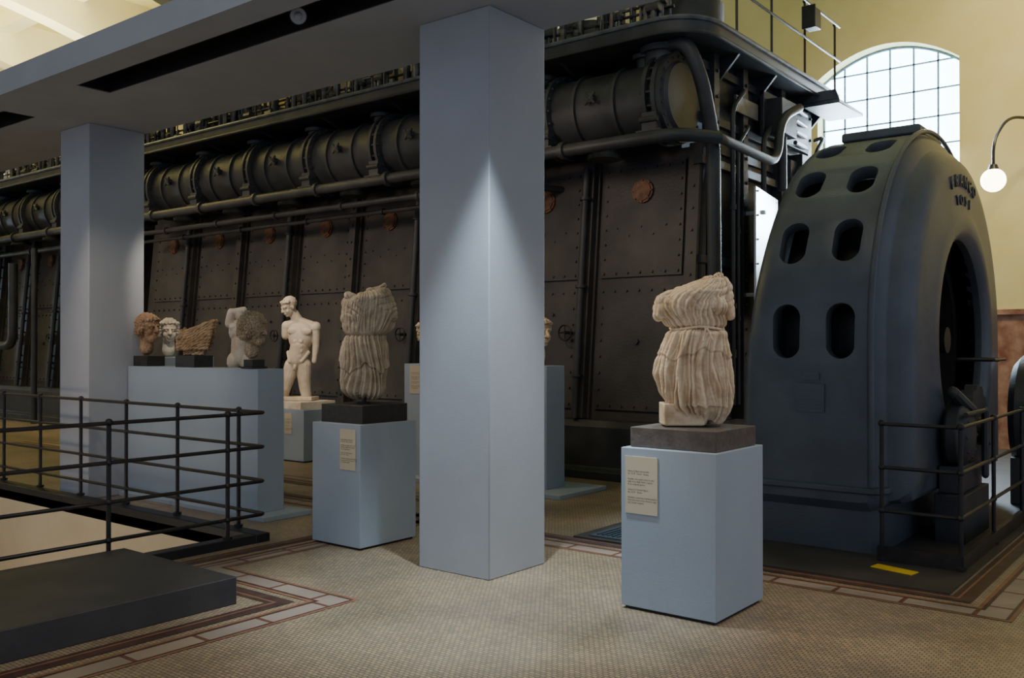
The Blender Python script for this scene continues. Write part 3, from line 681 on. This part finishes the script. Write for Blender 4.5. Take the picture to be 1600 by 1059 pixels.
# ------------------------------------------------------------ engine
EX1=-4.95
s_=Vector((0,.3,3.25)).normalized(); n_=Vector((0,-3.25,.3)).normalized()
def W(x,s,n): return Vector((x,9.6,.7))+s_*s+n_*n
def slab(b,x0,x1,s0,s1,n0,n1,mi=0):
    b.hexa([W(x0,s0,n0),W(x1,s0,n0),W(x1,s0,n1),W(x0,s0,n1),W(x0,s1,n0),W(x1,s1,n0),W(x1,s1,n1),W(x0,s1,n1)],mi)
MY,MZ,MR=9.36,4.38,.425
def make_engine(X0,X1,bays,label,full=True):
    eng=empty('diesel_engine',((X0+X1)/2,9.5,0),label=label,category='engine',group='diesel engines')
    b=MB(); b.prism([(X0,9.3,0),(X0,9.3,.10),(X0,9.38,.14),(X0,9.38,.62),(X0,9.44,.70),(X0,13.4,.70),(X0,13.4,0)],(X1-X0,0,0))
    b.obj('engine_base','eng',parent=eng,bevel=.01)
    b=MB(); b.prism([(X0,9.6,.7),(X0,9.9,3.95),(X0,13.0,3.95),(X0,13.3,.7)],(X1-X0,0,0)); b.obj('crankcase','wall_e',parent=eng,smooth=False)
    b=MB(); b.box(X0,X1-.3,9.95,12.8,3.95,5.05); 
    for x in bays: b.cyl((x,10.9,5.0),(x,10.9,6.0),.5,n=28)
    b.obj('cylinder_block','eng',parent=eng)
    x=bays[0]
    b=MB()
    for (s0,s1) in ((.12,1.62),(1.74,3.12)):
        slab(b,x-.56,x+.56,s0,s1,0,.03); 
        for k in range(7):
            u=x-.51+1.02*k/6
            for s in (s0+.05,s1-.05): b.cyl(W(u,s,.03),W(u,s,.05),.016,n=6)
        for k in range(1,7):
            s=s0+.05+(s1-s0-.1)*k/7
            for u in (x-.51,x+.51): b.cyl(W(u,s,.03),W(u,s,.05),.016,n=6)
    b.cyl(W(x,.95,.03),W(x,.95,.06),.035,n=12); b.cyl(W(x+.2,1.3,.03),W(x+.2,1.3,.06),.02,n=8)
    for k in range(5): b.cyl(W(x-.35+.17*k,2.35-.1*(k%2),.03),W(x-.35+.17*k,2.35-.1*(k%2),.045),.013,n=6)
    pan=b.obj('side_cover','wall_e',parent=eng,smooth=False)
    b=MB(); slab(b,x+.655,x+.795,0,3.26,0,.14); slab(b,x+.62,x+.66,0,3.26,0,.05); slab(b,x+.79,x+.83,0,3.26,0,.05)
    for k in range(12): b.cyl(W(x+.725,.15+k*.26,.14),W(x+.725,.15+k*.26,.16),.018,n=6)
    rib=b.obj('frame_rib','wall_e',parent=eng,smooth=False)
    b=MB(); b.cyl(W(x,2.78,.03),W(x,2.78,.06),.145,n=28); b.cyl(W(x,2.78,.06),W(x,2.78,.075),.118,n=28,mi=0)
    for k in range(8):
        t=2*PI*k/8; c=W(x,2.78,.06)+Vector((1,0,0))*.13*math.cos(t)+s_*.13*math.sin(t); b.cyl(c,c+n_*.018,.011,n=6)
    por=b.obj('porthole_cover','copper',parent=eng)
    b=MB()
    for dx in (.55,.67): b.lathe([(-.025,MR-.01),(-.025,MR+.085),(.025,MR+.085),(.025,MR-.01)],(x+dx,MY,MZ),'X',40,closed=True)
    for i in range(20):
        t=2*PI*i/20; b.cyl((x+.50,MY+(MR+.05)*math.cos(t),MZ+(MR+.05)*math.sin(t)),(x+.72,MY+(MR+.05)*math.cos(t),MZ+(MR+.05)*math.sin(t)),.017,n=6)
    fl=b.obj('manifold_flange','eng',parent=eng)
    seams=[]
    for dx in (-.42,.12):
        b=MB(); b.lathe([(-.02,MR-.005),(-.02,MR+.035),(.02,MR+.035),(.02,MR-.005)],(x+dx,MY,MZ),'X',40,closed=True); seams.append(b.obj('manifold_band','eng',parent=eng))
    b=MB(); b.cyl((x+.35,MY-.05,MZ+.3),(x+.35,MY-.05,MZ+.50),.12,n=20); b.cyl((x+.35,MY-.05,MZ+.49),(x+.35,MY-.05,MZ+.54),.17,n=24); b.sph((x+.35,MY-.05,MZ+.54),(.13,.13,.05),16)
    ne=b.obj('manifold_riser','eng',parent=eng)
    b=MB(); b.cyl((x-.15,MY-.38,MZ+.05),(x-.15,MY-.50,MZ+.05),.05,n=14)
    for k in range(4):
        t=PI/4+PI/2*k; b.cap((x-.15,MY-.49,MZ+.05),(x-.15+.08*math.cos(t),MY-.49,MZ+.05+.08*math.sin(t)),.02,.02,8)
    ha=b.obj('clamp_handle','eng',parent=eng)
    b=MB(); b.box(x+.52,x+.70,MY-.47,MY-.36,MZ-.42,MZ-.22); b.box(x+.46,x+.76,MY-.50,MY-.32,MZ-.50,MZ-.42); b.cyl((x+.5,MY-.47,MZ-.30),(x+.72,MY-.47,MZ-.30),.035,n=10)
    br=b.obj('support_bracket','eng',parent=eng)
    b=MB(); b.cyl((x-.2,MY-.1,MZ-.38),(x-.2,MY-.1,MZ-.55),.17,.15,20); b.cyl((x-.2,MY-.1,MZ-.54),(x-.2,MY-.1,MZ-.59),.20,n=20)
    dc=b.obj('drain_cap','eng',parent=eng)
    b=MB(); b.prism([(x+.7,9.0,5.04),(x+.7,9.95,5.04),(x+.7,9.95,4.7)],(.05,0,0)); db=b.obj('deck_bracket','eng',parent=eng)
    vgs=[]
    for sd in (5,9,14):
        random.seed(sd)
        b=MB(); z0=5.15
        b.box(x-.35,x+.35,9.62,9.85,z0,z0+.30); b.cyl((x-.5,9.2,z0),(x-.5,9.2,z0+.5),.05,n=12); b.cyl((x-.5,9.2,z0+.5),(x-.5,9.2,z0+.56),.075,n=12)
        for k in range(5):
            u=x-.3+.15*k; b.cyl((u,9.6,z0+.3),(u,9.6,z0+.8),.03,n=8); b.cyl((u,9.6,z0+.55),(u,9.6,z0+.75),.05,n=10); b.cap((u,9.6,z0+.8),(u,10.3,z0+.9),.025,.03,8)
            b.cyl((u,9.3,z0+.1),(u,9.3,z0+.3+.1*random.random()),.025,n=8)
        for k in range(22):
            u=x+random.uniform(-.70,.70); yy=random.uniform(9.02,9.45); h=random.uniform(.10,.75)
            b.cyl((u,yy,z0),(u,yy,z0+h),random.uniform(.010,.038),n=8); b.sph((u,yy,z0+h),random.uniform(.025,.065),8)
            if k%3==0: b.cyl((u,yy,z0+h*.7),(u+random.uniform(-.35,.35),yy+.3,z0+h),.018,n=6)
            if k%4==0: b.cyl((u-.08,yy,z0+h*.5),(u+.08,yy,z0+h*.5),.055,n=10)
        b.tube(fillet([(x-.7,9.15,z0+.38),(x-.1,9.15,z0+.38),(x-.1,9.3,z0+.15),(x+.75,9.3,z0+.15)],.06),.02,8)
        b.cyl((x-.73,9.4,z0+.62),(x+.73,9.4,z0+.62),.03,n=8); b.cyl((x-.73,9.25,z0+.25),(x+.73,9.25,z0+.25),.018,n=8)
        vgs.append(b.obj('valve_gear','steel2',parent=eng))
    b=MB(); b.cyl((x-.725,8.99,5.12),(x-.725,8.99,6.15),.016,n=8); b.sph((x-.725,8.99,6.15),.028,8); b.sph((x-.725,8.99,5.66),.026,8)
    dp=b.obj('deck_post','rail',parent=eng)
    for j,xb in enumerate(bays[1:],1):
        for o in [pan,rib,por,fl,ne,ha,br,dc,db,dp]+seams: dup(o,(xb-x,0,0),eng)
        if j<3:
            vgs[j].location.x+=xb-x; WLOC[vgs[j].name]=Vector(vgs[j].location)
        else: 
            c=dup(vgs[j%3],(xb-bays[j%3],0,0),eng)
    for k,xb in enumerate(bays):
        if k%2==1 or not full:
            b=MB(); b.cyl(W(xb+.72,0,.20),W(xb+.72,3.1,.20),.045,n=12)
            for s in (.5,1.6,2.7): b.cyl(W(xb+.72,s,.20),W(xb+.72,s+.04,.20),.07,n=12)
            b.obj('riser_pipe','eng',parent=eng)
            b=MB(); c=W(xb+.50,1.05,.18)
            ring=[c+Vector((.095*math.cos(2*PI*i/24),0,.095*math.sin(2*PI*i/24))) for i in range(24)]
            b.tube(ring,.011,8,closed=True); b.cyl(c+Vector((0,.16,0)),c-Vector((0,.02,0)),.02,n=8)
            for i in range(4):
                t=PI/2*i; b.cyl(c,c+Vector((.095*math.cos(t),0,.095*math.sin(t))),.008,n=6)
            b.obj('handwheel','rail',parent=eng)
    return eng
bays=[-5.70-1.45*k for k in range(8)]
eng=make_engine(-16.65,EX1,bays,'huge dark iron diesel engine with exhaust manifold, bolted covers and walkway')
def manifold(e,xa,xb):
    b=MB(); b.lathe([(xa,.1),(xa+.0,MR-.01),(xa+.03,MR),(xb-.14,MR),(xb-.14,MR+.07),(xb-.05,MR+.07),(xb-.04,MR-.01),(xb,MR-.04),(xb+.01,.05)],(0,MY,MZ),'X',56)
    for i in range(22):
        t=2*PI*i/22; b.cyl((xb-.16,MY+(MR+.035)*math.cos(t),MZ+(MR+.035)*math.sin(t)),(xb-.03,MY+(MR+.035)*math.cos(t),MZ+(MR+.035)*math.sin(t)),.014,n=6)
    b.obj('exhaust_manifold','eng',parent=e)
manifold(eng,-16.1,-4.90)
def pipe(e,pts,r,fr=.25,n=12,rings=0,m='eng',nm='pipe'):
    b=MB(); P=fillet(pts,fr,8); b.tube(P,r,n)
    if rings:
        for i in range(len(pts)-1):
            a=Vector(pts[i]);c=Vector(pts[i+1]);d=c-a;k=int(d.length/rings)
            for j in range(1,k):
                q=a+d*j/k; b.cyl(q-d.normalized()*.03,q+d.normalized()*.03,r*1.45,n=12)
    return b.obj(nm,m,parent=e)
pipe(eng,[(-16.4,8.86,3.87),(-4.75,8.86,3.87),(-4.45,9.3,3.86)],.072,.3,12,1.45)
pipe(eng,[(-4.60,9.06,3.865),(-4.45,9.3,3.86),(-4.45,10.9,3.82),(-4.45,11.0,4.4),(-4.4,11.5,4.62)],.055,.3,12)
pipe(eng,[(-16.4,9.05,3.62),(-7.2,9.05,3.62),(-6.9,9.9,3.62)],.045,.2,10,1.45)
pipe(eng,[(-16.4,9.3,3.52),(-8.0,9.3,3.52),(-7.8,9.95,3.52)],.035,.2,10,1.45)
pipe(eng,[(-5.15,9.25,4.75),(-5.15,9.25,4.94),(-4.78,9.15,4.96),(-4.64,9.25,4.55),(-4.62,9.5,3.9),(-4.62,9.55,.75)],.080,.24,14)
b=MB(); b.cyl((-5.15,9.3,4.70),(-5.15,9.3,4.94),.2,n=24); b.cyl((-5.15,9.3,4.90),(-5.15,9.3,4.97),.25,n=24); b.obj('outlet_flange','eng',parent=eng)
pipe(eng,[(-4.9,9.75,.72),(-4.9,9.85,3.9)],.03,.1,8,m='gen')
def deck(e,xa,xb,rounded=True):
    if rounded:
        edge=[(xa,8.88)]+[(-5.05+.55*math.sin(t*PI/16),9.43-.55*math.cos(t*PI/16)) for t in range(9)]+[(xb,13.2)]
        poly=edge+[(-5.2,13.2),(-5.2,9.9),(xa,9.9)]
    else:
        edge=[(xa,8.88),(xb,8.88)]; poly=edge+[(xb,9.9),(xa,9.9)]
    b=MB(); b.prism([(p[0],p[1],5.00) for p in poly],(0,0,.15))
    b.obj('walkway_deck','eng',parent=e)
    b=MB(); b.tube([(p[0],p[1],5.15) for p in edge],.030,8); b.obj('deck_edge','deckedge',parent=e)
    b=MB(); b.tube([(p[0],p[1],5.00) for p in edge],.024,8); b.obj('deck_edge','eng',parent=e)
    for z in (5.66,6.15):
        b=MB(); b.tube([(p[0]+ (0),p[1]+.10,z) for p in edge],.016,8); b.obj('deck_rail','rail',parent=e)
deck(eng,-16.65,-4.5)
for y in (9.9,10.9,12.0,13.15):
    b=MB(); b.cyl((-4.52,y,5.12),(-4.52,y,6.15),.016,n=8); b.sph((-4.52,y,6.15),.03,8); b.obj('deck_post','rail',parent=eng)
for y in (10.1,11.2,12.4,13.1):
    b=MB(); b.prism([(-5.0,y,5.04),(-4.55,y,5.04),(-5.0,y,4.55)],(0,.04,0)); b.obj('deck_bracket','eng',parent=eng,smooth=False)
b=MB(); b.box(-4.72,-4.22,12.45,13.45,4.86,4.91); b.prism([(-4.72,12.45,4.91),(-4.22,12.45,4.91),(-4.26,12.42,5.04),(-4.72,12.42,5.04)],(0,.03,0)); b.obj('end_step_plate','deckedge',parent=eng,bevel=.01)
b=MB()
for y in (9.95,10.75,11.95,12.9): b.box(EX1,EX1+.16,y-.07,y+.07,.7,5.0)
for z in (1.5,2.6,3.75,4.25,4.85): b.box(EX1,EX1+.10,9.7,13.1,z-.05,z+.05)
for k in range(14):
    for y in (9.95,10.75,11.95,12.9): b.cyl((EX1+.16,y,.9+k*.3),(EX1+.185,y,.9+k*.3),.022,n=6)
b.prism([(EX1,9.9,3.9),(EX1,13.0,3.9),(EX1,12.8,5.0),(EX1,10.0,5.0)],(.04,0,0)); b.box(EX1,EX1+.28,12.3,12.7,.7,4.2)
b.obj('end_frame','eng',parent=eng,bevel=.006)
b=MB(); xa=EX1+.42; xb=EX1+.20; b.hexa([(xa-.03,10.45,1.95),(xa,10.45,1.95),(xb,11.65,1.95),(xb-.03,11.65,1.95),(xa-.03,10.45,3.50),(xa,10.45,3.50),(xb,11.65,3.50),(xb-.03,11.65,3.50)])
for k in range(6):
    b.sph((xa-.005,10.52,2.0+k*.29),.016,6); b.sph((xb+.008,11.58,2.0+k*.29),.016,6)
b.box(EX1+.1,xa-.02,10.75,10.8,2.2,2.25); b.box(EX1+.1,xa-.02,10.75,10.8,3.2,3.25)
b.obj('inspection_door','plate',parent=eng,bevel=.006,label='pale reflective metal inspection panel')
b=MB(); b.box(EX1+.16,EX1+.19,10.4,11.05,4.42,4.62); b.obj('name_plate','deckedge',parent=eng,label='small pale maker plate')
b=MB(); b.box(EX1+.16,EX1+.2,12.1,12.75,1.1,4.1)
for k in range(5): b.box(EX1+.16,EX1+.34,12.1,12.75,1.2+.6*k,1.24+.6*k)
b.obj('end_step_ladder','deckedge',parent=eng,bevel=.004)
b=MB(); b.box(EX1+.14,EX1+.2,11.2,12.75,4.28,4.85)
for k in range(4): b.cap((EX1+.3,12.0,4.3+.15*k),(EX1+.18,12.7,4.35+.15*k),.03,.03,8)
b.box(EX1+.16,EX1+.4,11.3,11.8,4.3,4.75); b.cyl((EX1+.3,11.55,3.6),(EX1+.3,11.55,4.3),.06,n=12); b.obj('governor','eng',parent=eng,bevel=.01)
for k,(y,zt,rr) in enumerate(((10.2,4.7,.03),(10.35,4.3,.02),(11.1,4.5,.035),(12.05,4.1,.025),(12.9,4.6,.03))):
    pipe(eng,[(EX1+.24,y,.9),(EX1+.24,y,zt-.3),(EX1+.24,y+.35,zt),(EX1+.05,y+.5,zt)],rr,.12,8,.9)
eng2=make_engine(-29.2,-17.1,[-17.8-1.45*k for k in range(6)],'second dark iron diesel engine in line behind the first',False)
manifold(eng2,-27,-17.2)
pipe(eng2,[(-28,8.86,3.87),(-17.2,8.86,3.87)],.075,.3,12,1.45)
pipe(eng2,[(-28,9.2,3.6),(-17.2,9.2,3.6)],.05,.3,12,1.45)
pipe(eng2,[(-20,8.7,3.3),(-20,8.7,1.6),(-22,8.7,1.6),(-22,8.8,.0)],.09,.3,12)
pipe(eng2,[(-19.5,8.9,3.6),(-19.5,8.9,0)],.06,.3,12)
deck(eng2,-29,-17.0,False)
# ------------------------------------------------------------ wall lamp
wl=empty('wall_lamp',(-2.2,16,4.6),label='white opal globe lamp on curved black wall arm',category='lamp')
gx,gy,gz=-2.74,14.45,3.93
b=MB(); b.sph((gx,gy,gz),.165,24); b.obj('lamp_globe','globe',parent=wl)
b=MB(); b.tube(fillet([(gx,gy,gz+.16),(gx,gy,gz+.55),(gx+.12,gy+.35,gz+.95),(gx+.4,gy+1.0,gz+1.0),(gx+.54,15.99,gz+.6)],.35,8),.022,8)
b.cyl((gx,gy,gz+.13),(gx,gy,gz+.22),.08,.05,16); b.cyl((gx+.54,15.95,gz+.6),(gx+.54,16,gz+.6),.1,n=16); b.obj('lamp_arm','rail',parent=wl)
fl=empty('flood_lamp',(-4.42,12.0,5.75),label='small black flood lamp clamped on walkway railing',category='lamp')
b=MB(); b.box(-4.49,-4.33,11.85,12.08,5.75,6.0); b.box(-4.50,-4.32,11.83,11.86,5.73,6.03); b.obj('lamp_body','black',parent=fl,bevel=.01)

# ------------------------------------------------------------ lights
def spot(loc,aim,e,ang,col,blend=.4,r=.05):
    l=bpy.data.lights.new('spot','SPOT'); l.energy=e; l.spot_size=math.radians(ang); l.spot_blend=blend; l.color=col; l.shadow_soft_size=r
    o=bpy.data.objects.new('spot_light',l); COL.objects.link(o); o.location=loc
    o.rotation_euler=(Vector(aim)-Vector(loc)).to_track_quat('-Z','Y').to_euler(); return o
def area(loc,aim,e,sx,sy,col):
    l=bpy.data.lights.new('area','AREA'); l.shape='RECTANGLE'; l.size=sx; l.size_y=sy; l.energy=e; l.color=col
    o=bpy.data.objects.new('area_light',l); COL.objects.link(o); o.location=loc
    o.rotation_euler=(Vector(aim)-Vector(loc)).to_track_quat('-Z','Y').to_euler(); return o
area((-4.65,15.9,4.9),(-4.2,8,2.6),650,2.1,3.0,(.72,.86,1))
spot((-3.58,4.42,3.88),(-3.85,4.60,0),520,56,(.74,.9,1),.7,.06)
spot((-4.9,3.9,3.85),(-2.67,5.2,1.55),190,28,(1,.79,.54),.6,.04)
spot((-7.2,4.1,3.85),(-5.69,5.26,1.6),125,28,(1,.83,.62),.6,.04)
spot((-8.6,3.2,3.85),(-8.8,5.45,1.5),110,55,(1,.83,.64),.7,.05)
spot((-8.4,5.1,3.85),(-9.7,6.05,1.65),140,34,(1,.88,.72),.7,.05)
spot((-9.3,5.9,4.1),(-10.5,8.5,1.6),240,30,(1,.82,.6),.6,.05)
spot((-0.2,7.6,5.2),(-3.2,4.2,0),260,46,(1,.88,.70),.6,.15)
for x in (-7,-10.5,-14,-17.5): spot((x,6.1,4.15),(x,9.8,2.0),115,100,(1,.76,.56),.8,.3)
area((-20,7,6.5),(-22,7,9.5),1000,6,4,(1,.90,.60))  # added uplight without a visible fixture, brightens the ceiling
spot((-0.6,12.0,8.7),(-1.6,16,4.8),1300,105,(1,.86,.52),1,.4)  # added unseen spot that brightens the yellow wall by the window
area((-1.5,0.5,9.2),(-2.5,2.5,0),150,3,3,(1,.86,.68))  # added overhead fill, no fixture modelled, warms the floor
area((-9.0,1.5,-1.2),(-9.0,4.6,-.7),25,3,1,(1,.84,.62))  # added fill hidden in the stairwell, lifts its cream wall
wd=bpy.data.worlds.new('world'); S.world=wd; wd.use_nodes=True
wd.node_tree.nodes['Background'].inputs['Color'].default_value=(.68,.78,1,1); wd.node_tree.nodes['Background'].inputs['Strength'].default_value=.52

cam=bpy.data.cameras.new('camera'); co=bpy.data.objects.new('camera',cam); COL.objects.link(co)
co.location=(0,0,1.6); co.rotation_euler=(math.radians(90.41),0,TH); cam.lens=32.6; cam.sensor_width=36; cam.clip_end=200
S.camera=co
